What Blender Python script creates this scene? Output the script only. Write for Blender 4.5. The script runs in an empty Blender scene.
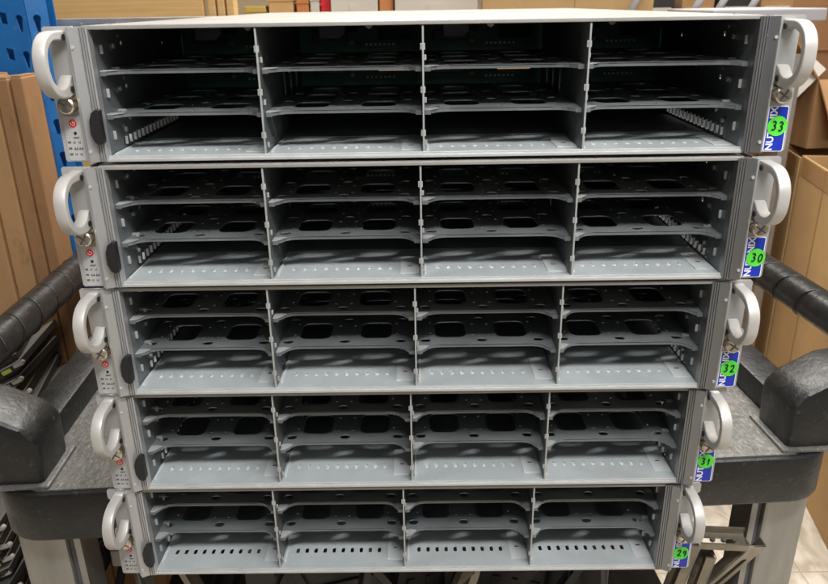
import bpy, bmesh, math, random
from mathutils import Vector, Matrix
random.seed(7)
SC = bpy.context.scene
COL = SC.collection
PI = math.pi

# ------------------------------------------------------------------ materials
MATS = {}
def mat(name, col, rough=.5, metal=0., var=.0, vscale=8., bump=0., bscale=60., rvar=.0, dust=None, dustamt=0.,
        stretch=(1, 1, 1), spec=.5, wave=None, emit=None):
    if name in MATS: return MATS[name]
    m = bpy.data.materials.new(name); m.use_nodes = True
    nt = m.node_tree; N = nt.nodes; L = nt.links
    b = N['Principled BSDF']
    b.inputs['Base Color'].default_value = (*col, 1)
    b.inputs['Roughness'].default_value = rough
    b.inputs['Metallic'].default_value = metal
    b.inputs['Specular IOR Level'].default_value = spec
    tc = N.new('ShaderNodeTexCoord'); mp = N.new('ShaderNodeMapping'); mp.inputs['Scale'].default_value = stretch
    L.new(tc.outputs['Object'], mp.inputs['Vector'])
    def noise(sc, det=5, rg=.6):
        n = N.new('ShaderNodeTexNoise'); n.inputs['Scale'].default_value = sc
        n.inputs['Detail'].default_value = det; n.inputs['Roughness'].default_value = rg
        L.new(mp.outputs[0], n.inputs['Vector']); return n
    def ramp(src, lo, hi):
        r = N.new('ShaderNodeMapRange'); r.inputs['From Min'].default_value = .3; r.inputs['From Max'].default_value = .7
        r.inputs['To Min'].default_value = lo; r.inputs['To Max'].default_value = hi
        L.new(src, r.inputs['Value']); return r.outputs['Result']
    cur = None
    if var:
        n = noise(vscale)
        f = ramp(n.outputs['Fac'], 1 - var, 1 + var)
        mx = N.new('ShaderNodeVectorMath'); mx.operation = 'SCALE'
        mx.inputs[0].default_value = col
        L.new(f, mx.inputs['Scale']); cur = mx.outputs[0]
    if wave:
        w = N.new('ShaderNodeTexWave'); w.bands_direction = wave[0]; w.inputs['Scale'].default_value = wave[1]
        w.inputs['Distortion'].default_value = wave[2]; w.inputs['Detail'].default_value = 3
        w.inputs['Detail Scale'].default_value = 1.5
        L.new(mp.outputs[0], w.inputs['Vector'])
        mm = N.new('ShaderNodeMix'); mm.data_type = 'RGBA'; mm.blend_type = 'MULTIPLY'
        mm.inputs['A'].default_value = (*col, 1)
        if cur: L.new(cur, mm.inputs['A'])
        mm.inputs['B'].default_value = (*wave[3], 1)
        L.new(ramp(w.outputs['Fac'], 0, .55), mm.inputs['Factor']); cur = mm.outputs['Result']
    if dust:
        n = noise(vscale * 5, 8, .75)
        d = N.new('ShaderNodeMapRange'); d.inputs['From Min'].default_value = .62 - dustamt * .35
        d.inputs['From Max'].default_value = .85 - dustamt * .25; L.new(n.outputs['Fac'], d.inputs['Value'])
        mm = N.new('ShaderNodeMix'); mm.data_type = 'RGBA'; mm.inputs['A'].default_value = (*col, 1)
        if cur: L.new(cur, mm.inputs['A'])
        mm.inputs['B'].default_value = (*dust, 1)
        L.new(d.outputs['Result'], mm.inputs['Factor']); cur = mm.outputs['Result']
    if cur: L.new(cur, b.inputs['Base Color'])
    if rvar:
        n = noise(vscale * 3)
        L.new(ramp(n.outputs['Fac'], max(.05, rough - rvar), min(1, rough + rvar)), b.inputs['Roughness'])
    if bump:
        n = noise(bscale, 6)
        bp = N.new('ShaderNodeBump'); bp.inputs['Strength'].default_value = bump; bp.inputs['Distance'].default_value = .002
        L.new(n.outputs['Fac'], bp.inputs['Height']); L.new(bp.outputs[0], b.inputs['Normal'])
    MATS[name] = m; return m

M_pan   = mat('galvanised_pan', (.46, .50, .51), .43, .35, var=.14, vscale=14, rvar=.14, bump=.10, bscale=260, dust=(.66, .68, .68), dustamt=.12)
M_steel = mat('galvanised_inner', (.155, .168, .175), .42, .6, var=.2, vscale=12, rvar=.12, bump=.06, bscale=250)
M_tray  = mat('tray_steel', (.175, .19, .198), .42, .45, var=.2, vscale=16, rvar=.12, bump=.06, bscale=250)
M_thin  = mat('cut_edge', (.44, .45, .445), .38, .4, var=.15, vscale=60, rvar=.1)
M_edge  = mat('bright_edge', (.53, .54, .535), .38, .35, var=.07, vscale=30, rvar=.1)
M_cover = mat('cover_steel', (.31, .30, .28), .55, .3, var=.16, vscale=9, rvar=.12)
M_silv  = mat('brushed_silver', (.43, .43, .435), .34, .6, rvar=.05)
M_silvd = mat('brushed_silver_shaded', (.27, .275, .28), .32, .75, rvar=.05)  # darker copy of the silver: shade of the right rails put into colour
M_gus = mat('gusset_steel', (.60, .63, .635), .4, .3, var=.08, vscale=30)
M_dim = mat('dimple_steel', (.40, .425, .43), .6, 0, var=.2, vscale=30)
M_tape = mat('packing_tape', (.44, .26, .11), .3, 0, var=.1, vscale=10)
M_print = mat('faded_print', (.22, .15, .09), .8)
M_pan_shade = mat('painted_pan_shade', (.165, .178, .185), .5, .4, var=.2, vscale=14, rvar=.12)  # dark tone for the painted shade on the floor pan
M_dkst = mat('dark_grey_steel', (.10, .098, .095), .42, .6, var=.3, vscale=20)
M_paint = mat('silver_paint', (.41, .405, .40), .42, .25, var=.05, vscale=40, bump=.05, bscale=900)
M_hand  = mat('handle_alloy', (.485, .465, .44), .45, .25, var=.05, vscale=40, bump=.05, bscale=1200, rvar=.06)
M_screw = mat('nickel', (.62, .55, .45), .28, 1, var=.15, vscale=120, rvar=.1)
M_blk   = mat('black_plastic', (.010, .010, .011), .5, 0)
M_rib   = mat('rib_groove', (.24, .24, .245), .4, .7)
M_lbl   = mat('panel_label', (.42, .415, .41), .5, 0, var=.03, vscale=60)
M_red   = mat('red_print', (.78, .02, .03), .4)
M_white = mat('white_print_and_slot_light', (.85, .85, .85), .5)
M_blue  = mat('sticker_blue', (.012, .035, .42), .32, 0, var=.06, vscale=80)
M_green = mat('dot_green', (.10, .78, .06), .5, 0, var=.05, vscale=100)
M_ink   = mat('marker_ink', (.008, .012, .01), .5)
M_grey  = mat('icon_grey', (.10, .10, .11), .5)
M_pcb   = mat('circuit_board', (.022, .15, .09), .45, 0, var=.3, vscale=60)
M_conn  = mat('connector_black', (.012, .012, .013), .4)
M_beige = mat('connector_beige', (.55, .45, .28), .5)
M_cart  = mat('cart_plastic', (.011, .0108, .0106), .42, 0, var=.25, vscale=14, dust=(.13, .125, .12), dustamt=.10, bump=.35, bscale=160, rvar=.1)
M_shelf = mat('cart_shelf_scuffed', (.125, .120, .112), .42, .05, var=.2, vscale=55, dust=(.33, .31, .285), dustamt=.34, bump=.55, bscale=220, stretch=(1, .55, 1), rvar=.15)
M_tube  = mat('cart_tube', (.012, .0118, .0118), .32, 0, var=.3, vscale=18, dust=(.14, .13, .125), dustamt=.08, bump=.3, bscale=70, rvar=.12)
M_alu   = mat('leg_aluminium', (.34, .33, .305), .42, .6, var=.1, vscale=18, stretch=(3, 3, .4), rvar=.1)
M_rack  = mat('rack_blue', (.010, .125, .37), .45, 0, var=.2, vscale=12, rvar=.1, bump=.1, bscale=90, dust=(.10, .26, .46), dustamt=.16)
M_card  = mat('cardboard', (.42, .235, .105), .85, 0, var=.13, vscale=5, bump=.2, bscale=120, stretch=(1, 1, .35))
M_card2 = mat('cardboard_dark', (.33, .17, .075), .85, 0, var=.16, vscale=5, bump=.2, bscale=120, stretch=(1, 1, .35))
M_card3 = mat('cardboard_light', (.54, .345, .155), .85, 0, var=.14, vscale=3.5, dust=(.40, .24, .10), dustamt=.14, bump=.25, bscale=120)
M_hard  = mat('hardboard', (.27, .140, .060), .7, 0, var=.2, vscale=6, bump=.15, bscale=90, stretch=(1, 1, .5), dust=(.12, .065, .03), dustamt=.2)
M_hard2 = mat('hardboard_pale', (.345, .195, .088), .7, 0, var=.18, vscale=6, bump=.15, bscale=90, stretch=(1, 1, .5), dust=(.13, .07, .03), dustamt=.22)
M_wood  = mat('pale_wood', (.72, .46, .19), .6, 0, var=.12, vscale=4, stretch=(.6, 3, 6), wave=('Z', 5, 9, (.92, .84, .72)))
M_floor_dummy = None
M_oldst = mat('dull_steel', (.42, .41, .39), .4, .6, var=.15, vscale=20, rvar=.1)
M_warm  = mat('warm_steel', (.25, .22, .175), .38, .75, var=.2, vscale=18, rvar=.12)
M_dark  = mat('dark_junk', (.03, .028, .027), .5, .2, var=.3, vscale=20)
M_orng  = mat('orange_stuff', (.48, .19, .06), .6)
M_yel   = mat('yellow_stuff', (.48, .35, .09), .6)
M_ylab  = mat('yellow_green_label', (.42, .50, .06), .6)
M_bwhite = mat('box_white', (.55, .52, .47), .7, 0, var=.06, vscale=6)
M_lgrey = mat('lilac_grey', (.5, .49, .51), .5, .2, var=.06, vscale=10)
M_wall  = mat('warehouse_wall', (.42, .33, .22), .9, 0, var=.2, vscale=1.2)

def floor_mat():
    m = bpy.data.materials.new('vinyl_tiles'); m.use_nodes = True
    nt = m.node_tree; N = nt.nodes; L = nt.links; b = N['Principled BSDF']
    tc = N.new('ShaderNodeTexCoord')
    n = N.new('ShaderNodeTexNoise'); n.inputs['Scale'].default_value = 22; n.inputs['Detail'].default_value = 8
    n.inputs['Distortion'].default_value = 1.2
    mp = N.new('ShaderNodeMapping'); mp.inputs['Scale'].default_value = (1, .35, 1); mp.inputs['Rotation'].default_value = (0, 0, .5)
    L.new(tc.outputs['Object'], mp.inputs[0]); L.new(mp.outputs[0], n.inputs['Vector'])
    cr = N.new('ShaderNodeValToRGB'); cr.color_ramp.elements[0].position = .34; cr.color_ramp.elements[1].position = .62
    cr.color_ramp.elements[0].color = (.50, .43, .34, 1); cr.color_ramp.elements[1].color = (.76, .70, .60, 1)
    L.new(n.outputs['Fac'], cr.inputs[0])
    br = N.new('ShaderNodeTexBrick'); br.offset = 0; br.inputs['Scale'].default_value = 1
    br.inputs['Brick Width'].default_value = .305; br.inputs['Row Height'].default_value = .305
    br.inputs['Mortar Size'].default_value = .0016; br.inputs['Mortar'].default_value = (.40, .34, .26, 1)
    L.new(tc.outputs['Object'], br.inputs['Vector']); L.new(cr.outputs[0], br.inputs['Color1']); L.new(cr.outputs[0], br.inputs['Color2'])
    L.new(br.outputs['Color'], b.inputs['Base Color']); b.inputs['Roughness'].default_value = .42
    return m
M_floor = floor_mat()

# ------------------------------------------------------------------ helpers
def finish(name, me, m, parent, smooth=False):
    o = bpy.data.objects.new(name, me); COL.objects.link(o)
    ms = m if isinstance(m, (list, tuple)) else [m]
    if not me.materials:
        for x in ms: me.materials.append(x)
    if parent is not None: o.parent = parent
    if smooth:
        for p in me.polygons: p.use_smooth = True
    return o

def empty(name, loc=(0, 0, 0), rz=0, label=None, cat=None, group=None):
    o = bpy.data.objects.new(name, None); COL.objects.link(o); o.location = loc; o.rotation_euler = (0, 0, rz)
    o.empty_display_size = .05
    tag(o, label, cat, group); return o
def tag(o, label=None, cat=None, group=None, kind=None):
    if label: o['label'] = label
    if cat: o['category'] = cat
    if group: o['group'] = group
    if kind: o['kind'] = kind
    return o

class MB:
    def __init__(s): s.bm = bmesh.new()
    def box(s, x0, x1, y0, y1, z0, z1, mi=0, bev=0, M=None):
        r = bmesh.ops.create_cube(s.bm, size=1)
        v = r['verts']
        for q in v: q.co = Vector((x0 + (q.co.x + .5) * (x1 - x0), y0 + (q.co.y + .5) * (y1 - y0), z0 + (q.co.z + .5) * (z1 - z0)))
        fs = {f for q in v for f in q.link_faces}
        for f in fs: f.material_index = mi
        if bev:
            es = list({e for q in v for e in q.link_edges})
            r = bmesh.ops.bevel(s.bm, geom=es, offset=bev, segments=2, profile=.6, affect='EDGES')
            v = list({q for f in r['faces'] for q in f.verts} | {q for q in v if q.is_valid})
            for f in r['faces']: f.material_index = mi
        if M is not None:
            for q in v: q.co = M @ q.co
        return s
    def cyl(s, c, axis, r, h, seg=20, mi=0, r2=None, M=None):
        """cylinder starting at c along axis"""
        a = Vector(axis).normalized()
        R = a.to_track_quat('Z', 'Y').to_matrix().to_4x4()
        T = Matrix.Translation(Vector(c) + a * h / 2) @ R
        if M is not None: T = M @ T
        q = bmesh.ops.create_cone(s.bm, cap_ends=True, segments=seg, radius1=r, radius2=r if r2 is None else r2, depth=h, matrix=T)
        for f in {f for v in q['verts'] for f in v.link_faces}: f.material_index = mi
        return s
    def sweep(s, pts, rad, seg=12, mi=0, square=0, cap=True):
        """tube through pts; rad scalar or list; square>0 gives squarish section"""
        pts = [Vector(p) for p in pts]; n = len(pts)
        rad = rad if isinstance(rad, (list, tuple)) else [rad] * n
        rings = []; up = None
        for i, p in enumerate(pts):
            t = (pts[min(i + 1, n - 1)] - pts[max(i - 1, 0)]).normalized()
            if up is None:
                up = t.orthogonal().normalized()
                if abs(t.z) < .9: up = (Vector((0, 0, 1)) - t * t.z).normalized()
            else: up = (up - t * up.dot(t)).normalized()
            sd = t.cross(up); ring = []
            rr = rad[i]; ra, rb = rr if isinstance(rr, tuple) else (rr, rr)
            for k in range(seg):
                a = 2 * PI * (k + .5) / seg; c, q = math.cos(a), math.sin(a)
                if square:
                    c = math.copysign(abs(c) ** (1 / (1 + square)), c); q = math.copysign(abs(q) ** (1 / (1 + square)), q)
                ring.append(s.bm.verts.new(p + sd * c * ra + up * q * rb))
            rings.append(ring)
        for a, b in zip(rings, rings[1:]):
            for k in range(seg):
                f = s.bm.faces.new((a[k], a[(k + 1) % seg], b[(k + 1) % seg], b[k])); f.material_index = mi
        if cap:
            s.bm.faces.new(rings[0]).material_index = mi; s.bm.faces.new(rings[-1][::-1]).material_index = mi
        return s
    def prism(s, poly, h, M, mi=0):
        """poly in local xy extruded 0..h in local z, then M"""
        a = [s.bm.verts.new(M @ Vector((x, y, 0))) for x, y in poly]
        b = [s.bm.verts.new(M @ Vector((x, y, h))) for x, y in poly]
        n = len(poly)
        for f in [s.bm.faces.new(a[::-1]), s.bm.faces.new(b)] + [s.bm.faces.new((a[i], a[(i + 1) % n], b[(i + 1) % n], b[i])) for i in range(n)]:
            f.material_index = mi
        return s
    def add(s, me, M=None, mi=None):
        k = len(s.bm.verts); kf = len(s.bm.faces)
        s.bm.from_mesh(me); s.bm.verts.ensure_lookup_table(); s.bm.faces.ensure_lookup_table()
        if M is not None:
            for v in s.bm.verts[k:]: v.co = M @ v.co
        if mi is not None:
            for f in s.bm.faces[kf:]: f.material_index = mi
        return s
    def build(s, name, m, parent=None, smooth=False, angle=None):
        bmesh.ops.recalc_face_normals(s.bm, faces=s.bm.faces)
        me = bpy.data.meshes.new(name); s.bm.to_mesh(me); s.bm.free()
        o = finish(name, me, m, parent, smooth or angle is not None)
        if angle is not None: me.set_sharp_from_angle(angle=math.radians(angle))
        return o

def rrect(cx, cy, w, h, r, n=4):
    r = min(r, w / 2 - 1e-5, h / 2 - 1e-5); P = []
    for sx, sy, a0 in ((1, 1, 0), (-1, 1, 90), (-1, -1, 180), (1, -1, 270)):
        for k in range(n + 1):
            a = math.radians(a0 + 90 * k / n)
            P.append((cx + sx * (w / 2 - r) + r * math.cos(a), cy + sy * (h / 2 - r) + r * math.sin(a)))
    return P
def circle(cx, cy, r, n=12): return [(cx + r * math.cos(2 * PI * k / n), cy + r * math.sin(2 * PI * k / n)) for k in range(n)]

def curve_mesh(loops, th, bevel=0):
    cu = bpy.data.curves.new('tmp', 'CURVE'); cu.dimensions = '2D'; cu.fill_mode = 'BOTH'
    cu.extrude = th / 2; cu.bevel_depth = bevel; cu.bevel_resolution = 1
    if bevel: cu.extrude = max(0, th / 2 - bevel); cu.offset = -bevel
    for lp in loops:
        sp = cu.splines.new('POLY'); sp.points.add(len(lp) - 1); sp.use_cyclic_u = True
        for p, (x, y) in zip(sp.points, lp): p.co = (x, y, 0, 1)
    o = bpy.data.objects.new('tmp', cu); COL.objects.link(o)
    me = bpy.data.meshes.new_from_object(o, depsgraph=bpy.context.evaluated_depsgraph_get())
    bpy.data.objects.remove(o); bpy.data.curves.remove(cu)
    me.materials.clear()
    return me
def plate(loops, th, M=None, bevel=0):
    me = curve_mesh(loops, th, bevel)
    if M is not None: me.transform(M)
    return me
def text_mesh(body, size, off=0., ext=.00004):
    cu = bpy.data.curves.new('txt', 'FONT'); cu.body = body; cu.size = size; cu.offset = off; cu.extrude = ext
    cu.align_x = 'CENTER'; cu.align_y = 'CENTER'
    o = bpy.data.objects.new('tmp', cu); COL.objects.link(o)
    me = bpy.data.meshes.new_from_object(o, depsgraph=bpy.context.evaluated_depsgraph_get())
    bpy.data.objects.remove(o); bpy.data.curves.remove(cu); me.materials.clear()
    return me
T = Matrix.Translation
def R(a, ax): return Matrix.Rotation(a, 4, ax)
FRONT = R(PI / 2, 'X')          # local (x,y) -> world (x, -, z), facing -Y
SIDE = Matrix(((0, 0, 1, 0), (1, 0, 0, 0), (0, 1, 0, 0), (0, 0, 0, 1)))   # local (x,y,z)->(z,x,y): x=depth, y=height

# ------------------------------------------------------------------ one server chassis
HW = .2136; PITCH = .0889; BAY = .107; DEP = .66; BPY_ = .195
def make_server():
    r = empty('server_chassis')
    # --- floor pan, one plate with slots
    holes = []
    for b in range(4):
        cx = (b - 1.5) * BAY - .001
        for k in range(10): holes.append(rrect(cx - .0405 + k * .0080, .0225, .0030, .0066, .0013, 3))
    me = plate([[(-HW, .0012), (HW, .0012), (HW, DEP - .01), (-HW, DEP - .01)]] + holes, .0009, T((0, 0, .0030)))
    mb = MB().add(me)
    for b in range(4):      # pressed slot rims, gussets beside each divider
        cx = (b - 1.5) * BAY - .001
        mb.box(cx + .0392, cx + .0525, .010, .046, .00355, .0041, mi=1); mb.box(cx + .0440, cx + .0475, .0235, .0245, .0041, .0043, mi=2)
        mb.box(cx - .0505, cx - .0490, .008, .05, .00355, .0044, mi=1)
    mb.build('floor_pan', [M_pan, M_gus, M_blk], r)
    for b in range(4):
        cx = (b - 1.5) * BAY - .001; mb = MB()
        mb.box(cx - .0430, cx + .0340, .0190, .0255, .0022, .0026)
        for k in range(10): mb.cyl((cx - .0405 + k * .0080, .0222, .0026), (0, 0, 1), .0022, .0011, 14, r2=.0012)
        mb.build('dimple_strip', M_dim, r)
    MB().box(-HW + .001, HW - .001, .064, BPY_ - .004, .0038, .0043, bev=.0001).build('floor_shade_sheet', M_pan_shade, r)  # dark sheet stands in for the shade on the pan under the trays
    # --- bright front sill: two folded lines
    mb = MB()
    mb.box(-HW - .0005, HW + .0005, -.0008, .0012, 0.0002, .0042, bev=.0005)
    mb.box(-HW, HW, -.0022, -.0008, .0004, .0026, bev=.0005)
    mb.build('front_sill', M_edge, r)
    # --- top cover with rolled front edge
    mb = MB()
    mb.box(-HW - .004, HW + .004, .0006, DEP, .0862, .0870)
    mb.box(-HW - .0005, HW + .0005, -.0012, .0006, .0846, .0872, bev=.0006)
    mb.build('top_cover', M_cover, r)
    # --- side walls with comb of slots near the floor
    for s in (-1, 1):
        hs = []
        for k in range(15): hs.append(rrect(.030 + k * .0085, .0095, .0026, .0075, .0012, 2))
        for (y, z, q) in ((.05, .045, .0018), (.052, .074, .0018), (.10, .05, .0015), (.14, .07, .0015), (.05, .022, .0016)): hs.append(circle(y, z, q, 10))
        me = plate([[(.0006, .0035), (.0006, .0861), (DEP, .0861), (DEP, .0035)]] + hs, .0010, T((s * HW, 0, 0)) @ SIDE)
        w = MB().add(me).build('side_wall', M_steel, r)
        mb = MB()
        for z in (.014, .042, .070):
            xi = s * (HW - .0006)
            mb.box(min(xi, xi - s * .0020), max(xi, xi - s * .0020), .012, .0138, z - .001, z + .0048, mi=1, bev=.0005)
            mb.cyl((xi, .032, z + .003), (-s, 0, 0), .0030, .0012, 14, mi=0)
            mb.cyl((xi - s * .0012, .032, z + .003), (-s, 0, 0), .0016, .0014, 10, mi=1)
            mb.cyl((xi, .046, z + .009), (-s, 0, 0), .0011, .0008, 8, mi=1)
            mb.box(min(xi, xi - s * .004), max(xi, xi - s * .004), .024, .036, z + .0145, z + .0155, mi=0)
            mb.box(min(xi, xi - s * .005), max(xi, xi - s * .005), .027, .030, z + .0135, z + .0175, mi=1)
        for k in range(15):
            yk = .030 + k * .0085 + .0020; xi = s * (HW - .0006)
            mb.box(min(xi, xi - s * .0016), max(xi, xi - s * .0016), yk, yk + .0012, .0068, .0122, mi=2)  # white ticks stand in for light coming through the slots
        mb.build('wall_hook_light_tick', [M_steel, M_thin, M_white], w)
    # --- vertical dividers
    for b in (-1, 0, 1):
        hs = [circle(.03 + (k % 2) * .02, .012 + k * .0088, .0012, 8) for k in range(8)] + [rrect(.09 + k * .03, .04, .012, .02, .004, 2) for k in range(3)]
        ol = [(.0016, .0036), (.0006, .0300), (.0018, .0845), (BPY_ - .01, .0845), (BPY_ - .01, .0036)]
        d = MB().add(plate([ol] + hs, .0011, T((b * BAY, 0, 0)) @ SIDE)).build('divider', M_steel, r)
        mb = MB(); mb.box(b * BAY - .0006, b * BAY + .0006, -.0002, .0016, .0040, .0842, bev=.0002)
        mb.build('divider_edge', M_thin, d)
        for z in (.016, .044, .071):
            mb = MB()
            mb.box(b * BAY - .0018, b * BAY + .0014, .0004, .0014, z - .0018, z + .0024, bev=.0004)
            mb.box(b * BAY + .0006, b * BAY + .0022, .0050, .0062, z - .0085, z - .0050, bev=.0004)
            mb.build('clip', M_thin, d)
    # --- trays: two levels in each of four bays
    for lv, z in enumerate((.0300, .0580)):
        for b in range(4):
            cx = (b - 1.5) * BAY; w = BAY / 2 - .0010
            fr = [(-w, .0072), (-w + .0030, .0080), (-w + .0058, .0112), (-w + .0085, .0150), (-w + .0120, .0172), (-w + .0170, .0180)]
            fr = [(x + cx, y) for x, y in fr] + [(cx - x, y) for x, y in fr[::-1]]
            ol = fr + [(cx + w, BPY_ - .02), (cx - w, BPY_ - .02)]
            hs = []
            for yy in (.0425, .092, .138):
                for sx in (-1, 1): hs.append(rrect(cx - .002 + sx * .0240, yy + .0030, .0245, .0300, .0062, 5))
            for yy in (.0255, .066, .115):
                for sx in (-1, 0, 1):
                    hs.append(rrect(cx - .002 + sx * .0440, yy, .0080, .0062, .0030, 5))
            for yy in (.0340, .0545, .078, .103):
                for sx in (-1, 1): hs.append(circle(cx - .002 + sx * .0060, yy, .0013, 8)); hs.append(circle(cx - .002 + sx * .0400, yy + .004, .0012, 8))
            mb = MB().add(plate([ol] + hs, .0009, T((0, 0, z))))
            # folded lip under the front edge
            for (x0, y0), (x1, y1) in zip(fr, fr[1:]):
                mb.prism([(x0, y0), (x1, y1), (x1, y1 + .0007), (x0, y0 + .0007)], .0022, T((0, 0, z - .0022)))
            # corner tabs that hook down on the dividers
            for sx in (-1, 1):
                xa = cx + sx * w
                mb.box(min(xa, xa - sx * .0040), max(xa, xa - sx * .0040), .0072, .0078, z - .0026, z + .0002)
                mb.cyl((cx + sx * .012, .112, z + .0005), (0, 0, 1), .0016, .0008, 10, mi=1)
            xl = cx - w
            mb.prism([(xl, .0068), (xl + .0034, .0076), (xl + .0064, .0108), (xl + .0092, .0148), (xl + .0050, .0160), (xl, .0150)], .0005, T((0, 0, z + .0003)), mi=2)
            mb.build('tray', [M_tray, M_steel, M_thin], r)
    # --- backplane
    hs = []
    for b in range(4):
        for z in (.0165, .045, .073):
            hs.append(rrect((b - 1.5) * BAY + .03, z, .030, .011, .002, 2)); hs.append(rrect((b - 1.5) * BAY - .008, z + .004, .012, .006, .002, 2))
    bp = MB().add(plate([[(-HW + .0008, .0038), (HW - .0008, .0038), (HW - .0008, .0855), (-HW + .0008, .0855)]] + hs, .0018, T((0, BPY_, 0)) @ FRONT)).build('backplane', M_pcb, r)
    for b in range(4):
        for z in (.0145, .043, .071):
            cx = (b - 1.5) * BAY
            mb = MB(); mb.box(cx - .042, cx - .012, BPY_ - .0085, BPY_ - .0012, z - .004, z + .004, bev=.0006)
            mb.box(cx - .010, cx - .006, BPY_ - .004, BPY_ - .0012, z - .007, z - .004, mi=1)
            for k in range(7): mb.box(cx + .004 + k * .004, cx + .006 + k * .004, BPY_ - .0022, BPY_ - .0012, z - .0085, z - .0065, mi=2)
            mb.build('connector', [M_conn, M_beige, M_edge], bp)
    # brackets hanging near the top, rear cross wall
    for b in range(4):
        cx = (b - 1.5) * BAY; mb = MB()
        mb.prism([(cx - .034, .0855), (cx - .012, .0855), (cx - .012, .0745), (cx - .017, .070), (cx - .034, .070)], .001, T((0, BPY_ - .02, 0)) @ FRONT)
        mb.cyl((cx - .024, BPY_ - .021, .078), (0, -1, 0), .002, .0015, 10)
        mb.build('cable_bracket', M_steel, r)
        MB().cyl((cx + .008, BPY_ - .0012, .080), (0, -1, 0), .0035, .003, 6).build('standoff', M_screw, r)
        MB().box(cx + .015, cx + .048, BPY_ - .03, BPY_ - .018, .0795, .0850).build('cable_clamp', M_steel, r)
    MB().box(-HW, HW, DEP - .001, DEP, .004, .086).build('rear_wall', M_steel, r)
    # --- ears
    for s in (-1, 1):
        # front trim rail: fine ribs inside, smooth outer flange
        x = .2129; prof = [(x, .004), (x, -.0026)]
        for k in range(3):
            prof += [(x + .0009, -.0032), (x + .0012, -.0022), (x + .0015, -.0022), (x + .0017, -.0032)]; x += .0017
        prof += [(.2186, -.0030), (.2190, -.0032), (.2238, -.0058), (.2246, -.0056), (.2249, -.0048), (.2249, .004)]
        Mx = Matrix.Scale(s, 4, (1, 0, 0))
        mb = MB().prism(prof, .0855, Mx @ T((0, 0, .0008)))
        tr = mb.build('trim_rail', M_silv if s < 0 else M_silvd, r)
        for z in (.008, .074): MB().cyl((s * .2228, -.0048, z), (0, -1, 0), .0011, .0012, 12).build('rivet', M_edge, tr)
        # ear plate
        ol = [(-.0097, -.0430), (.0085, -.0430), (.0097, -.0418), (.0097, .0020), (.0088, .0042), (.0068, .0055), (.0068, .0325), (.0097, .0350), (.0097, .0420), (.0085, .0432), (-.0097, .0432)]
        me = plate([ol], .0016, T((s * .2328, .0005, .0437)) @ Mx @ FRONT)
        MB().add(me).box(min(s * .2251, s * .2262), max(s * .2251, s * .2262), -.004, .035, .001, .0862).build('ear_plate', M_paint, r)
        # handle: C loop standing forward, in the depth / height plane
        P = []
        def arc(cy, cz, ra, rb, a0, a1, n):
            return [(cy + ra * math.cos(math.radians(a0 + (a1 - a0) * k / n)), cz + rb * math.sin(math.radians(a0 + (a1 - a0) * k / n))) for k in range(n + 1)]
        outer = [(.001, .0845), (-.009, .0845)] + arc(-.0135, .0672, .0200, .0172, 95, 180, 9) + arc(-.0135, .0628, .0200, .0190, 180, 265, 9) + [(-.008, .0434), (.001, .0452)]
        inner = [(.001, .0575), (-.003, .0560), (-.0075, .0520), (-.0118, .0501)] + arc(-.0145, .0628, .0140, .0130, 262, 180, 7) + arc(-.0145, .0668, .0140, .0122, 180, 95, 7) + [(-.008, .0788), (.001, .0784)]
        me = plate([outer + inner], .0080, T((s * .2321, 0, 0)) @ SIDE, bevel=.0010)
        h = MB().add(me).build('handle', M_hand, r, angle=40)
        for z in (.0805, .0487): MB().cyl((s * .2278, -.0050, z), (-s, 0, 0), .0020, .0006, 14).build('handle_screw', M_blk, h)
        # thumbscrew
        tx = s * .2322; tz = .0385
        mb = MB(); mb.cyl((tx, 0, tz), (0, -1, 0), .0060, .0015, 28)
        for k in range(26):
            a = 2 * PI * k / 26; mb.box(-.0004, .0004, -.0085, -.0015, .0049, .0057, M=T((tx, 0, tz)) @ R(a, 'Y'))
        mb.cyl((tx, -.0014, tz), (0, -1, 0), .0053, .0072, 28); mb.cyl((tx, -.0086, tz), (0, -1, 0), .0053, .0008, 28, r2=.0044)
        ts = mb.build('thumbscrew', M_screw, r)
        mb = MB(); mb.box(-.0043, .0043, -.00955, -.0092, -.0006, .0006, M=T((tx, 0, tz)) @ R(.6, 'Y')); mb.box(-.0006, .0006, -.00965, -.0093, -.0043, .0043, M=T((tx, 0, tz)) @ R(.6, 'Y'))
        mb.build('driver_slot', M_grey, ts)
    # black latch on the left rail
    pts = [(-.2195, .0195), (-.2192, .0280), (-.2172, .0335), (-.2140, .0358), (-.2118, .0350), (-.2120, .0300), (-.2118, .0165), (-.2122, .0140), (-.2145, .0128), (-.2175, .0145)]
    MB().prism(pts, .0050, T((0, -.0028, 0)) @ FRONT).build('black_latch', M_blk, r)
    # left: indicator panel
    cx = -.2338; e = -.0004
    pn = MB().add(plate([rrect(cx, .0163, .0118, .0298, .001, 3)], .0003, T((0, e - .0001, 0)) @ FRONT)).build('indicator_panel', M_lbl, r)
    y = e - .0004
    mb = MB().add(plate([circle(cx + .0004, .0262, .0025, 24)], .0003, T((0, y, 0)) @ FRONT)); mb.build('power_button', M_red, pn)
    mb = MB()
    ring = [(cx + .0004 + .0013 * math.sin(math.radians(a)), y - .0003, .0262 + .0013 * math.cos(math.radians(a))) for a in range(40, 325, 19)]
    mb.sweep(ring, .0002, 5); mb.sweep([(cx + .0004, y - .0003, .0264), (cx + .0004, y - .0003, .0278)], .0002, 5)
    mb.build('power_symbol', M_white, pn)
    MB().cyl((cx + .001, y + .0002, .0198), (0, -1, 0), .0010, .0004, 14).build('reset_hole', M_blk, pn)
    mb = MB().add(text_mesh('RESET', .0016, .00002), T((cx + .0012, y, .0167)) @ FRONT)
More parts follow.
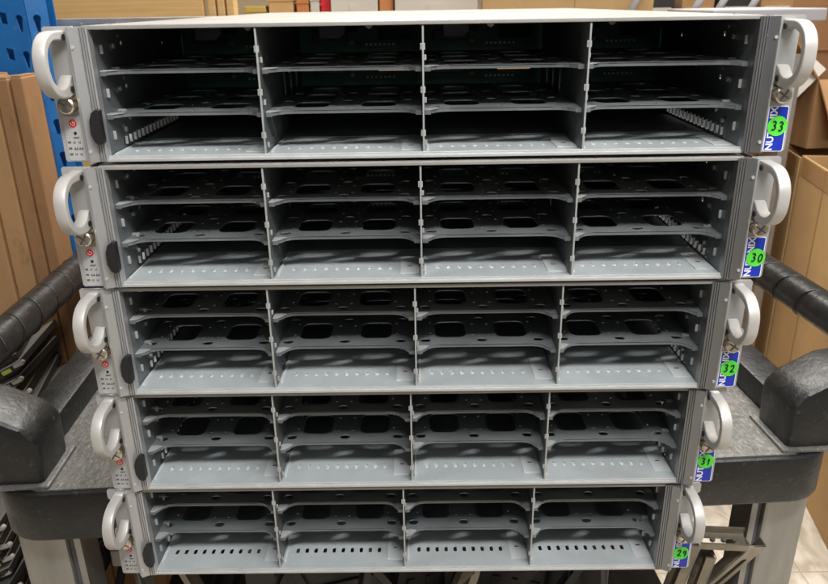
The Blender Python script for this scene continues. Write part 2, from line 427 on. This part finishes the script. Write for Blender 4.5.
    for j, z in enumerate((.0138, .0098, .0058)):
        mb.box(cx - .0050, cx - .0030, y - .0001, y + .0002, z - .0006, z + .0006)
        for k in range(2):
            xx = cx - .0008 + k * .0034
            if j == 1:
                for q in (0, .0015): mb.prism([(xx - .0008 + q, z - .0007), (xx + .0006 + q, z - .0007), (xx - .0001 + q, z + .0008)], .0002, T((0, y, 0)) @ FRONT)
            else:
                mb.sweep([(xx - .0006, y, z + .0006), (xx - .0006, y, z - .0005), (xx + .0008, y, z - .0005)], .00018, 4)
                mb.box(xx + .0004, xx + .0007, y - .0001, y + .0002, z - .0002, z + .0008)
    mb.build('indicator_icons', M_grey, pn)
    # right: blue sticker
    cx = .2345
    st = MB().add(plate([rrect(cx, .0157, .0134, .0300, .0014, 4)], .0003, T((0, e, 0)) @ FRONT)).build('name_sticker', M_white, r)
    MB().add(plate([rrect(cx, .0157, .0122, .0288, .001, 4)], .0003, T((0, e - .0002, 0)) @ FRONT)).build('sticker_field', M_blue, st)
    MB().add(text_mesh('NUTANIX', .0064, .00018), T((cx - .0028, e - .00042, .0158)) @ FRONT @ R(PI / 2, 'Z')).build('lettering', M_white, st)
    MB().add(plate([circle(cx + .0004, .0172, .0066, 32)], .0002, T((0, e - .0007, 0)) @ FRONT)).build('green_dot', M_green, st)
    return r

STROKES = {
 '0': [[(.5, 1), (.2, .8), (.1, .4), (.3, .05), (.65, .05), (.9, .4), (.85, .8), (.5, 1)]],
 '1': [[(.2, .65), (.6, 1), (.45, .5), (.35, 0)]],
 '2': [[(.1, .75), (.35, 1), (.75, .95), (.8, .65), (.5, .3), (.1, .02), (.5, .08), (.95, .05)]],
 '3': [[(.1, .9), (.5, 1), (.8, .8), (.65, .6), (.35, .52), (.75, .42), (.8, .18), (.5, 0), (.1, .08)]],
 '9': [[(.85, .85), (.5, 1), (.15, .8), (.25, .5), (.6, .48), (.85, .8), (.8, .4), (.6, 0)]],
}
def number_mesh(txt):
    mb = MB(); w = .0033
    for i, ch in enumerate(txt):
        for st in STROKES[ch]:
            # smooth the stroke
            P = [Vector((p[0], p[1])) for p in st]
            for _ in range(2):
                Q = [P[0]]
                for a, b in zip(P, P[1:]): Q += [a * .75 + b * .25, a * .25 + b * .75]
                P = Q + [P[-1]]
            pts = [(.2349 + (i - 1) * .0046 + .0007 + p.x * w + p.y * .0004, -.0013, .0172 - .0030 + p.y * .0060 + (.0003 if i == 0 else -.0002)) for p in P]
            mb.sweep(pts, .00052, 6)
    return mb

def children(o): return [c for c in bpy.data.objects if c.parent == o]
def copy_tree(o, parent=None):
    c = o.copy(); COL.objects.link(c); c.parent = parent
    for ch in children(o): copy_tree(ch, c)
    return c
proto = make_server()
DX = [0, -.0025, -.0076, -.0121, -.0197]; DY = [0, -.0043, -.0026, .0007, .0022]
NUM = ['33', '30', '32', '31', '29']; PLACE = ['topmost of the stack of five', 'second from the top of the stack', 'in the middle of the stack', 'second from the bottom of the stack', 'lowest of the stack']
servers = [proto] + [copy_tree(proto) for _ in range(4)]
for i, o in enumerate(servers):
    o.location = (DX[i], DY[i], (4 - i) * PITCH); o.rotation_euler = (0, 0, (0, .002, -.001, .0015, 0)[i])
    if i == 4:
        for c in children(o):
            if c.name.startswith('dimple_strip'): bpy.data.objects.remove(c)
    tag(o, 'empty silver drive chassis with green dot %s, %s' % (NUM[i], PLACE[i]), 'server chassis', 'empty rack chassis stacked on the cart')
    st = [c for c in children(o) if c.name.startswith('name_sticker')][0]
    dot = [c for c in children(st) if c.name.startswith('green_dot')][0]
    off = ((0, .0005), (.0008, -.0016), (.0003, -.0006), (-.0002, .0030), (-.0010, -.0006))[i]; dot.location = (off[0], 0, off[1])
    n = number_mesh(NUM[i]).build('handwritten_number', M_ink, st); n.location = (off[0] + (0, .0006, -.0004, 0, .0005)[i], 0, off[1])

# ------------------------------------------------------------------ cart
CW = .450
cart = empty('utility_cart', (.0, .142, 0), .062, 'scuffed black plastic cart with rounded corners and metal legs under the server stack', 'cart')
ol = rrect(0, .40, 2 * CW, .80, .05, 8)
tz = -.0025
mb = MB().add(plate([ol], .058, T((0, 0, tz - .031)), bevel=.004))
mb.build('shelf', M_cart, cart, angle=35)
MB().add(plate([rrect(0, .40, 2 * CW - .06, .80 - .012, .03, 6)], .002, T((0, 0, tz - .0012)))).build('shelf_top', M_shelf, cart)
for s in (-1, 1):
    mb = MB(); a, b = sorted((s * .405, s * .447))
    mb.box(a, b, .075, .78, tz, .030, bev=.006); mb.build('side_rim', M_cart, cart, angle=35)
    # corner sleeve and handle tube in one run
    mb = MB()
    prof = [(.391, -.004), (.389, .050), (.401, .065), (.440, .086), (.482, .092), (.486, .060), (.452, -.004)]
    mb.prism([(s * x, z) for x, z in prof], .066, T((0, .078, 0)) @ FRONT)
    bmesh.ops.recalc_face_normals(mb.bm, faces=mb.bm.faces)
    bmesh.ops.bevel(mb.bm, geom=list(mb.bm.edges), offset=.0075, segments=3, profile=.5, affect='EDGES')
    mb.build('corner_sleeve', M_cart, cart, angle=25)
    mb = MB(); a, b = sorted((s * .3845, s * .456)); mb.box(a, b, .0075, .083, -.0035, .0012, bev=.002); mb.build('sleeve_foot', M_shelf, cart)
    th = .091 if s < 0 else .104
    pts = [(s * .455, .046, .060), (s * .470, .048, .078), (s * .484, .062, th - .006), (s * .489, .085, th), (s * .489, .12, th)]
    pts += [(s * (.489 - .0004 * k), .12 + .05 * k, th) for k in range(1, 13)]
    mb = MB().sweep(pts, .0215, 24); tb = mb.build('handle_tube', M_tube, cart, smooth=True)
    mb = MB()   # spiral wrap on the grip
    hel = [(s * .4870 + .0214 * math.cos(t * .25), .14 + .0020 * t, th + .0214 * math.sin(t * .25)) for t in range(0, 250)]
    mb.sweep(hel, .0007, 5); mb.build('grip_wrap', M_tube, tb, smooth=True)
    for y in (.035, .745):
        mb = MB(); x = s * .420
        mb.box(x - .025, x + .025, y, y + .045, -.80, -.060, bev=.004)
        xi = x - s * .029
        mb.box(xi - .0035, xi + .0035, y + .006, y + .039, -.80, -.061, mi=1)
        xi = x - s * .036
        mb.box(xi - .0035, xi + .0035, y + .002, y + .043, -.80, -.061)
        lg = mb.build('leg', [M_alu, M_grey], cart)
        mb = MB().cyl((x - .014, y + .02, -.845), (1, 0, 0), .045, .028, 28); mb.box(x - .018, x + .018, y + .0, y + .04, -.81, -.80)
        mb.build('caster', M_blk, lg)
mb = MB().add(plate([rrect(0, .40, 2 * CW - .08, .74, .04, 6)], .03, T((0, 0, -.46)), bevel=.004)); mb.build('lower_shelf', M_cart, cart)

# ------------------------------------------------------------------ loose parts on the lower shelf
def bar(name, p, q, w, h, m, label, cat, group=None, lip=True):
    p = Vector(p); q = Vector(q); d = (q - p)
    o = None
    mb = MB(); Lg = d.length
    mb.box(0, Lg, -w / 2, w / 2, 0, .0018)
    if lip:
        mb.box(0, Lg, -w / 2, -w / 2 + .0018, .0018, h); mb.box(0, Lg, w / 2 - .0018, w / 2, .0018, h)
    mb.box(Lg * .1, Lg * .16, -w / 4, w / 4, .0018, .0035)
    o = mb.build(name, m, None)
    o.matrix_world = T(p) @ d.to_track_quat('X', 'Z').to_matrix().to_4x4()
    tag(o, label, cat, group); return o
G = 'slide rails piled on the lower cart shelf'
spec = [((-.33, .16, -.42), (-.21, .30, -.13), M_dark), ((-.27, .14, -.43), (-.16, .24, -.12), M_warm), ((-.20, .20, -.42), (-.19, .16, -.10), M_dark),
        ((-.13, .12, -.43), (-.07, .26, -.13), M_dkst), ((-.08, .18, -.43), (-.02, .22, -.12), M_dark), ((-.02, .15, -.42), (.07, .20, -.11), M_warm),
        ((.05, .15, -.43), (.03, .28, -.12), M_dark), ((.12, .15, -.42), (.17, .20, -.12), M_dark), ((.20, .13, -.43), (.16, .24, -.14), M_dkst)]
nm = ['matt black rail leaning at the left end', 'brownish metal rail second from the left', 'upright black rail left of centre', 'dark grey steel rail left of centre',
      'black rail near the centre', 'tan metal rail near the centre', 'black rail tilted back right of centre', 'black rail right of centre', 'dark grey rail near the right end']
for (p, q, m), t in zip(spec, nm): bar('slide_rail', p, q, .032, .012, m, t + ' of the dark pile under the stack', 'rail', G)
for k, (x, y, z, rz, m, t) in enumerate([(-.10, .28, -.43, .3, M_dark, 'large dark box shaped part behind the rails, left'), (.12, .30, -.43, -.25, M_dark, 'large dark box shaped part behind the rails, right')]):
    mb = MB(); mb.box(-.12, .12, -.08, .08, 0, .27, bev=.004); mb.box(-.10, .10, -.083, -.0795, .03, .24, bev=.001)
    for q in range(8): mb.box(-.09 + q * .024, -.08 + q * .024, -.085, -.0828, .05, .22)
    o = mb.build('equipment_box', m, None); o.location = (x, y, z); o.rotation_euler = (0, 0, rz); tag(o, t, 'equipment')
rr = random.Random(3)
where = ['far left', 'left', 'left of the dark grey rail', 'left of centre', 'centre left', 'centre', 'centre right', 'right of centre', 'right', 'far right']
for k in range(10):
    x = -.30 + .055 * k; a = rr.uniform(-.06, .06)
    m = (M_dark, M_warm, M_dark, M_blk, M_dark)[k % 5]
    cn = ('dark metal', 'brownish metal', 'dark metal', 'black', 'dark metal')[k % 5]
    bar('loose_strip', (x - a, .20 + rr.uniform(-.05, .05), -.36), (x + a, .13 + rr.uniform(0, .05), -.098 - rr.uniform(0, .02)), rr.uniform(.014, .03), .008, m,
        'thin %s strip poking out of the dark pile, %s' % (cn, where[k]), 'strip', 'strips poking out of the pile under the stack')
# rails sticking out at the right
G2 = 'tan metal rails sticking out at the right of the cart'
def rail2(p, q, w, label, roll=0, m=M_warm):
    p = Vector(p); q = Vector(q); d = q - p; Lg = d.length
    me = plate([[(0, -w / 2), (Lg, -w / 2), (Lg, w / 2), (0, w / 2)], rrect(Lg * .62, 0, Lg * .5, w * .34, .006), circle(Lg * .12, 0, w * .16)], .0025)
    mb = MB().add(me); mb.box(0, Lg, -w / 2 - .001, -w / 2 + .0012, .0013, .011); mb.box(0, Lg, w / 2 - .0012, w / 2 + .001, .0013, .011)
    for k in range(3): mb.cyl((Lg - .012 - .012 * k, 0, .0013), (0, 0, 1), .003, .004, 12)
    o = mb.build('slide_rail', m, None); o.matrix_world = T(p) @ d.to_track_quat('X', 'Z').to_matrix().to_4x4() @ R(roll, 'X')
    tag(o, label, 'rail', G2)
rail2((.290, .22, -.34), (.303, .165, -.105), .026, 'upright tan metal rail right beside the lowest chassis', 1.2)
rail2((.300, .22, -.30), (.378, .175, -.128), .026, 'tan metal rail leaning out right with a long cut out', -.7)
rail2((.285, .185, -.125), (.362, .175, -.122), .022, 'short tan rail lying flat across the leaning rails', .3)
rail2((.225, .10, -.20), (.300, .13, -.180), .034, 'brown metal rail lying low at the right corner of the pile', .1)
rail2((.315, .20, -.30), (.330, .180, -.140), .018, 'narrow tan rail between the upright rail and the leaning one', .9)

# ------------------------------------------------------------------ drive caddies in a pile at the left
def make_caddy(full):
    c = empty('drive_caddy', (0, 0, 0))
    mb = MB(); mb.box(-.05, .05, 0, .15, 0, .0088, bev=.001)
    for k in range(8): mb.box(-.044 + k * .0115, -.036 + k * .0115, -.001, .0005, .002, .0065)
    mb.build('tray_body', M_blk, c)
    MB().box(-.0515, .0515, -.001, .14, .0089, .0103, bev=.0004).build('metal_edge', M_oldst, c)
    if full:
        MB().box(.024, .038, -.0022, -.0008, .0015, .0072).build('label', M_ylab, c)
        mb = MB(); mb.sweep([(.044, 0, .006), (.052, -.002, .006), (.058, -.003, .0065), (.061, -.003, .008)], [.0030, .0028, .0036, .0030], 10); mb.build('lever', M_bwhite, c, smooth=True)
    return c
cad = make_caddy(True); cad2 = make_caddy(False); used = set()
for col_, (bx, by, bz, n, tilt) in enumerate([(-.598, .40, -.44, 36, .42), (-.60, .27, -.62, 36, .42)]):
    for k in range(n):
        src = cad if k % 2 == 0 else cad2
        o = src if src not in used else copy_tree(src)
        used.add(src)
        o.location = (bx + random.uniform(-.008, .008), by + random.uniform(-.008, .008), bz + .0122 * k)
        o.rotation_euler = (0, -tilt + random.uniform(-.04, .04), random.uniform(-.12, .12) + .15)
        w_ = 'rear' if col_ == 0 else 'front'
        tag(o, ('black drive caddy with pale lever and yellow label in the %s pile' if src is cad else 'plain black drive caddy with metal edge in the %s pile') % w_, 'drive caddy',
            ('drive caddies with labels in the %s pile' if src is cad else 'plain drive caddies in the %s pile') % w_)
# table / support below the piles
mb = MB(); mb.box(-.95, -.52, .20, .62, -.66, -.635, bev=.003)
for x in (-.93, -.55):
    for y in (.22, .58): mb.box(x, x + .02, y, y + .02, -.85, -.66)
o = mb.build('low_bench', M_dark, None); tag(o, 'low dark bench carrying the piles of drive caddies', 'bench')
# cable bundle behind the left leg
for k in range(7):
    mb = MB(); x0 = -.50 + .012 * k
    pts = [(x0 + .03 * math.sin(q * 1.3 + k), .30 + .02 * math.cos(q + k * 2), -.84 + q * .085) for q in range(8)]
    mb.sweep(pts, .006, 8); o = mb.build('cable', M_dark if k % 3 else M_oldst, None, smooth=True)
    tag(o, 'loose cable hanging behind the left cart leg', 'cable', 'cables behind the left cart leg')
    mb = MB(); p = Vector(pts[-1]); mb.box(p.x - .011, p.x + .011, p.y - .011, p.y + .011, p.z, p.z + .026, bev=.003)
    mb.build('plug', M_bwhite if k % 2 else M_blk, o)

# ------------------------------------------------------------------ background, left
rk = empty('rack_upright', (-.580, .66, 0), 0, 'blue steel pallet rack upright with teardrop holes behind the stack on the left', 'rack upright')
def tear(cx, cy, s=1):
    P = circle(cx, cy, .0085 * s, 14)[-3:] + circle(cx, cy, .0085 * s, 14)[:11]
    return [(cx + .0085 * s * math.cos(math.radians(a)), cy + .0085 * s * math.sin(math.radians(a))) for a in range(-30, 211, 20)] + [(cx - .0032 * s, cy - .030 * s), (cx + .0032 * s, cy - .030 * s)]
hs = []; z = -.83
while z < .62:
    hs.append(tear(-.010, z, .62)); hs.append([(-.038, z - .006), (-.028, z - .008), (-.028, z + .008), (-.038, z + .010)]); z += .0508
MB().add(plate([[(-.10, -.85), (0, -.85), (0, .65), (-.10, .65)]] + hs, .003, FRONT)).build('front_face', M_rack, rk)
hs = []; z = -.83
while z < .62: hs.append(tear(.013, z, .62)); z += .0508
MB().add(plate([[(0, -.85), (.029, -.85), (.029, .65), (0, .65)]] + hs, .003, T((.0012, .0008, 0)) @ R(.6, 'Z') @ FRONT)).build('side_face', M_rack, rk)
MB().box(-.10, .02, .05, .053, -.85, .65).build('rear_face', M_rack, rk)
MB().box(-.12, .03, -.02, .09, -.85, -.843).build('foot_plate', M_rack, rk)

hb = [(-.690, -.628, .555, .362, M_hard2, 'brown board nearest the left picture edge, thick and pale'), (-.6265, -.596, .560, .366, M_hard2, 'brown board in the middle of the leaning row of boards'),
      (-.5945, -.5755, .563, .362, M_hard, 'narrow darker brown board, third of the leaning row'), (-.5740, -.557, .567, .364, M_hard, 'darkest brown board beside the blue upright')]
for x0, x1, y, zt, m, t in hb:
    mb = MB(); mb.box(x0, x1, y, y + .05, -.85, zt, bev=.002); mb.box(x0 + .002, x1 - .002, y + .002, y + .05, zt, zt + .0025)
    o = mb.build('brown_board', m, None); tag(o, t, 'board', 'brown boards standing in a row at the left')
mb = MB(); mb.box(-.70, -.50, .625, .635, -.85, .02, bev=.002); o = mb.build('cardboard_sheet', M_card, None); tag(o, 'large cardboard sheet standing behind the cart handle on the left', 'cardboard')
mb = MB(); mb.box(-.50, -.34, .62, .66, -.85, -.25, bev=.003); o = mb.build('cardboard_box', M_card2, None); tag(o, 'brown cardboard box low behind the left cart leg', 'box')
# grey steel beam
mb = MB(); mb.box(-.66, -.33, .80, .84, .418, .437, bev=.002); mb.box(-.66, -.33, .797, .80, .424, .431)
for k in range(4): mb.cyl((-.62 + k * .06, .797, .4275), (0, -1, 0), .003, .002, 10)
mb.box(-.66, -.64, .80, .84, -.85, .418); mb.box(-.35, -.33, .80, .84, -.85, .418)
o = mb.build('steel_frame', M_oldst, None); tag(o, 'dull grey steel frame behind the top left of the stack', 'frame')
mb = MB(); mb.box(-1.0, -.462, 1.20, 1.22, -.85, .75, bev=.002); o = mb.build('plywood_sheet', M_wood, None); tag(o, 'pale plywood sheet standing behind the upper left of the stack', 'plywood')
for k in range(3):
    mb = MB(); mb.box(-.452 + k * .020, -.436 + k * .020, 1.20, 1.24, -.85, .72, bev=.002); o = mb.build('wood_slat', M_wood, None)
    tag(o, '%s narrow pale wood slat standing right of the plywood sheet' % ('left', 'middle', 'right')[k], 'wood slat', 'wood slats beside the plywood')
# back shelf with odds and ends
sh = empty('storage_shelf', (0, 2.0, 0), 0, 'far wooden storage shelf with bins and boxes behind the stack', 'shelf')
for z in (.36, .80, -.2): MB().box(-.75, .25, 0, .4, z - .02, z, bev=.002).build('shelf_board', M_wood, sh)
for x in (-.75, .21): MB().box(x, x + .03, .4, .43, -.85, 1.2).build('post', M_oldst, sh)
for k, (x, w, h, m, t) in enumerate([(-.56, .07, .09, M_yel, 'small yellow bin on the far shelf'), (-.48, .08, .13, M_card3, 'tan carton between the yellow bin and the orange bin'), (-.39, .04, .12, M_orng, 'orange bin on the far shelf'),
                                     (-.345, .03, .13, M_bwhite, 'narrow white carton on the far shelf'), (-.31, .03, .11, M_red, 'red tin on the far shelf')]):
    mb = MB(); mb.box(x, x + w, .05, .25, .361, .361 + h, bev=.004); mb.box(x - .002, x + w + .002, .048, .252, .361 + h * .8, .361 + h * .84)
    o = mb.build('storage_bin', m, None); o.location = (0, 2.0, 0); tag(o, t, 'bin', 'bins on the far shelf')
for x, w, t in ((-.275, .15, 'left one of two pale grey cartons on the far shelf'), (-.07, .265, 'wider right one of two pale grey cartons on the far shelf')):
    mb = MB(); mb.box(x, x + w, .02, .3, .361, .56, bev=.003); mb.box(x + w * .4, x + w * .6, .018, .02, .42, .45)
    o = mb.build('pale_carton', M_bwhite, None); o.location = (0, 2.0, 0); tag(o, t, 'carton', 'pale cartons on the far shelf')
mb = MB(); mb.box(-.12, -.075, .04, .25, .361, .50, bev=.003); o = mb.build('small_carton', M_orng, None); o.location = (0, 2.0, 0); tag(o, 'small orange carton squeezed between the two pale cartons', 'carton')
mb = MB(); mb.box(.165, .60, 1.5, 1.53, -.85, .72, bev=.003); mb.box(.40, .403, 1.498, 1.5, -.85, .72); o = mb.build('tan_partition', M_card3, None); tag(o, 'light tan panel standing behind the middle right of the stack', 'panel')

# ------------------------------------------------------------------ background, right
# platform trolley with tube frame
tr = empty('platform_trolley', (.70, 1.15, 0), 0, 'lilac grey trolley with sloping tube rails behind the upper right handle', 'trolley')
MB().box(-.08, .16, 0, .30, .405, .430, bev=.003).build('deck', M_lgrey, tr)
for k, x in enumerate((-.20, -.04, .02, .10)):
    MB().sweep([(x, .32, .36), (x + .09, .34, .52), (x + .15, .36, .64)], .009, 12).build('rail', M_lgrey, tr, smooth=True)
for x in (-.07, -.02): MB().box(x, x + .02, .24, .26, -.85, .405).build('leg', M_lgrey, tr)
mb = MB(); mb.box(.60, 1.35, 1.85, 2.3, -.85, .60, bev=.004); mb.box(.62, 1.33, 1.846, 1.85, .30, .303); o = mb.build('cardboard_box', M_card2, None); tag(o, 'tall dark brown cardboard box far behind the trolley', 'box')
for k in range(4):
    mb = MB(); x = .63 + .11 * k; mb.box(x, x + .09, 1.70, 1.80, .30, .50 + .01 * k, bev=.003); mb.box(x + .01, x + .08, 1.698, 1.70, .38, .43, mi=1)
    o = mb.build('small_carton', [M_card if k % 2 else M_dark, M_yel if k == 1 else M_bwhite], None); tag(o, '%s small carton in the row behind the trolley' % ('first', 'second', 'third', 'fourth')[k], 'carton', 'cartons in a row behind the trolley')
mb = MB(); mb.box(.60, 1.10, 1.69, 1.81, .27, .299); mb.box(.60, .63, 1.69, 1.81, -.85, .27); mb.box(1.07, 1.10, 1.69, 1.81, -.85, .27); o = mb.build('side_table', M_oldst, None); tag(o, 'grey steel table carrying the row of small cartons', 'table')

def carton(x0, x1, y0, y1, z1, rz, m, label, flaps=(), seams=(), zb=-.848):
    r = empty('cardboard_box', (x0, y0, 0), rz, label, 'box', 'large cardboard boxes at the right')
    w = x1 - x0; d = y1 - y0; t = .006
    mb = MB(); mb.box(0, w, 0, t, zb, z1, bev=.0015); mb.box(0, t, t + .0005, d, zb, z1, bev=.0015); mb.box(w - t, w, t + .0005, d, zb, z1, bev=.0015); mb.box(t + .0005, w - t - .0005, d - t, d, zb, z1, bev=.0015)
    mb.box(t, w - t, t, d - t, zb + .03, zb + .034)
    for sx in seams: mb.box(sx - .0022, sx + .0022, -.0015, .0002, zb, z1, mi=1)
    mb.build('carton_body', [m, M_card2], r)
    for kind, ang in flaps:
        mb = MB()
        if kind == 'front': mb.box(0, w, -.16, 0, 0, .005, M=T((0, 0, z1)) @ R(ang, 'X'))
        if kind == 'left': mb.box(-.16, 0, 0, d, 0, .005, M=T((0, 0, z1)) @ R(-ang, 'Y'))
        if kind == 'back': mb.box(0, w, 0, .16, 0, .005, M=T((0, d, z1)) @ R(-ang, 'X'))
        if kind == 'right': mb.box(0, .16, 0, d, 0, .005, M=T((w, 0, z1)) @ R(ang, 'Y'))
        mb.build('flap', m, r)
    return r
def row_carton(y0, y1, w, z1, m, label, seams=(), flaps=()):
    # cartons of a row standing with their long left side along one line
    x = 1.047 + (y0 - 1.142) * .1746
    r = carton(0, y1 - y0, 0, w, z1, 0, m, label, flaps, seams)
    # long side faces the stack: local x runs along the row, local y away from the cart
    r.location = (x, y0, 0); r.rotation_euler = (0, 0, math.atan2(1, .1746))
    r.scale = (1, -1, 1)
    mb = MB(); mb.box(.02, y1 - y0 - .02, -.0012, -.0006, z1 - .055, z1 - .004); mb.build('tape_strip', M_tape, r)
    mb = MB()
    for k in range(3): mb.box(.40 + .016 * k, .412 + .016 * k, -.0014, -.0007, z1 - .235, z1 - .215)
    mb.box(.40, .444, -.0014, -.0007, z1 - .250, z1 - .242); mb.build('printed_mark', M_print, r)
    return r
row_carton(.86, 1.695, .55, .014, M_card3, 'near tan carton of the row, with vertical seams, beside the right cart handle', (.34, .62))
row_carton(1.70, 2.75, .55, .004, M_card3, 'second tan carton of the row, partly hidden by the chassis stack', (.30,))
carton(1.19, 1.70, 1.76, 2.25, .22, .10, M_card, 'open carton with raised flaps standing on the second tan carton', (('left', -.9), ('front', .9), ('back', -1.2)), (), .018)
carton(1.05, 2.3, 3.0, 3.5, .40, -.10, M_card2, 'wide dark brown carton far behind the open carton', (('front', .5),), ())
mb = MB(); mb.box(0, .26, 0, .003, -.07, .05, M=R(-.75, 'Y')); o = mb.build('paper_sheet', M_bwhite, None); o.location = (.98, 1.72, .14); o.rotation_euler = (-.5, 0, 0)
tag(o, 'pale sheet leaning diagonally on the open carton', 'sheet')
mb = MB(); mb.box(1.24, 1.30, 1.60, 1.63, -.0, .62, M=R(.06, 'Y'), bev=.003); o = mb.build('cardboard_strip', M_card, None); tag(o, 'upright folded cardboard at the far right edge', 'cardboard')
FLAP = [(.49, .90, -.135), (.555, .90, -.185), (.60, .90, -.235), (.655, .90, -.330), (.665, .90, -.46)]
mb = MB(); mb.sweep(FLAP, [(.035, .003)] * 5, 8); o = mb.build('cardboard_flap', M_card, None, smooth=True); tag(o, 'curled cardboard flap beside the right edge of the cart', 'cardboard')

# ------------------------------------------------------------------ floor and far wall
mb = MB(); mb.box(-40, 40, -10, 60, -.87, -.85); o = mb.build('floor', M_floor, None); tag(o, kind='structure')
mb = MB(); mb.box(-7, 7, 5.0, 5.1, -.85, 4); o = mb.build('wall', M_wall, None); tag(o, kind='structure')

# ------------------------------------------------------------------ light
W = bpy.data.worlds.new('World'); SC.world = W; W.use_nodes = True
bg = W.node_tree.nodes['Background']; bg.inputs[1].default_value = 1
_N = W.node_tree.nodes; _L = W.node_tree.links
_tc = _N.new('ShaderNodeTexCoord'); _dt = _N.new('ShaderNodeVectorMath'); _dt.operation = 'DOT_PRODUCT'
_dt.inputs[1].default_value = Vector((.80, -.15, .58)).normalized()
_L.new(_tc.outputs['Generated'], _dt.inputs[0])
_cr = _N.new('ShaderNodeValToRGB'); _mr = _N.new('ShaderNodeMapRange'); _mr.inputs['From Min'].default_value = -1
_L.new(_dt.outputs['Value'], _mr.inputs['Value']); _L.new(_mr.outputs[0], _cr.inputs[0]); _L.new(_cr.outputs[0], bg.inputs[0])
e = _cr.color_ramp.elements
e[0].position = .15; e[0].color = (.030, .028, .026, 1); e[1].position = .95; e[1].color = (.40, .39, .375, 1)
q = e.new(.45); q.color = (.062, .060, .057, 1)
def area(loc, target, sx, sy, e, col):
    l = bpy.data.lights.new('Lamp', 'AREA'); l.shape = 'RECTANGLE'; l.size = sx; l.size_y = sy; l.energy = e; l.color = col
    o = bpy.data.objects.new('ceiling_and_fill_lamp', l); COL.objects.link(o); o.location = loc
    o.rotation_euler = (Vector(target) - Vector(loc)).to_track_quat('-Z', 'Y').to_euler(); return o
area((-.5, -2.3, 1.5), (0, 0, .2), 2.2, 1.2, 3, (1, .98, .95))  # added soft fill for the bay interiors, not a ceiling fixture
area((.24, -.60, 1.24), (0, 0, .2), .80, .12, 22, (1, .99, .97))
area((1.7, -.9, 1.5), (0, 0, .2), .5, 1.0, 8, (1, .97, .92))
area((.3, 1.6, 2.6), (0, 1.4, -.3), 2.6, .5, 170, (1, .96, .89))

# ------------------------------------------------------------------ camera
p = dict(f=731.9, c=(-.0046, -.4943, .4530), pitch=.3761, yaw=-.0074, roll=-.0161)
cam = bpy.data.cameras.new('Camera'); co = bpy.data.objects.new('Camera', cam); COL.objects.link(co)
cam.sensor_width = 36; cam.lens = p['f'] / 828 * 36; cam.clip_end = 200; cam.clip_start = .01
cp, sp = math.cos(p['pitch']), math.sin(p['pitch']); c, s = math.cos(p['yaw']), math.sin(p['yaw'])
fw = Vector((s * cp, c * cp, -sp)); rt = Vector((c, -s, 0)); up = rt.cross(fw)
r2 = rt * math.cos(p['roll']) + up * math.sin(p['roll']); u2 = -rt * math.sin(p['roll']) + up * math.cos(p['roll'])
co.matrix_world = Matrix(((r2.x, u2.x, -fw.x, p['c'][0]), (r2.y, u2.y, -fw.y, p['c'][1]), (r2.z, u2.z, -fw.z, p['c'][2]), (0, 0, 0, 1)))
cam.dof.use_dof = True; cam.dof.focus_distance = .56; cam.dof.aperture_fstop = 22
SC.camera = co
SC.view_settings.view_transform = 'Standard'; SC.view_settings.look = 'None'; SC.view_settings.exposure = 0
SC.render.engine = 'CYCLES'; SC.cycles.use_denoising = True
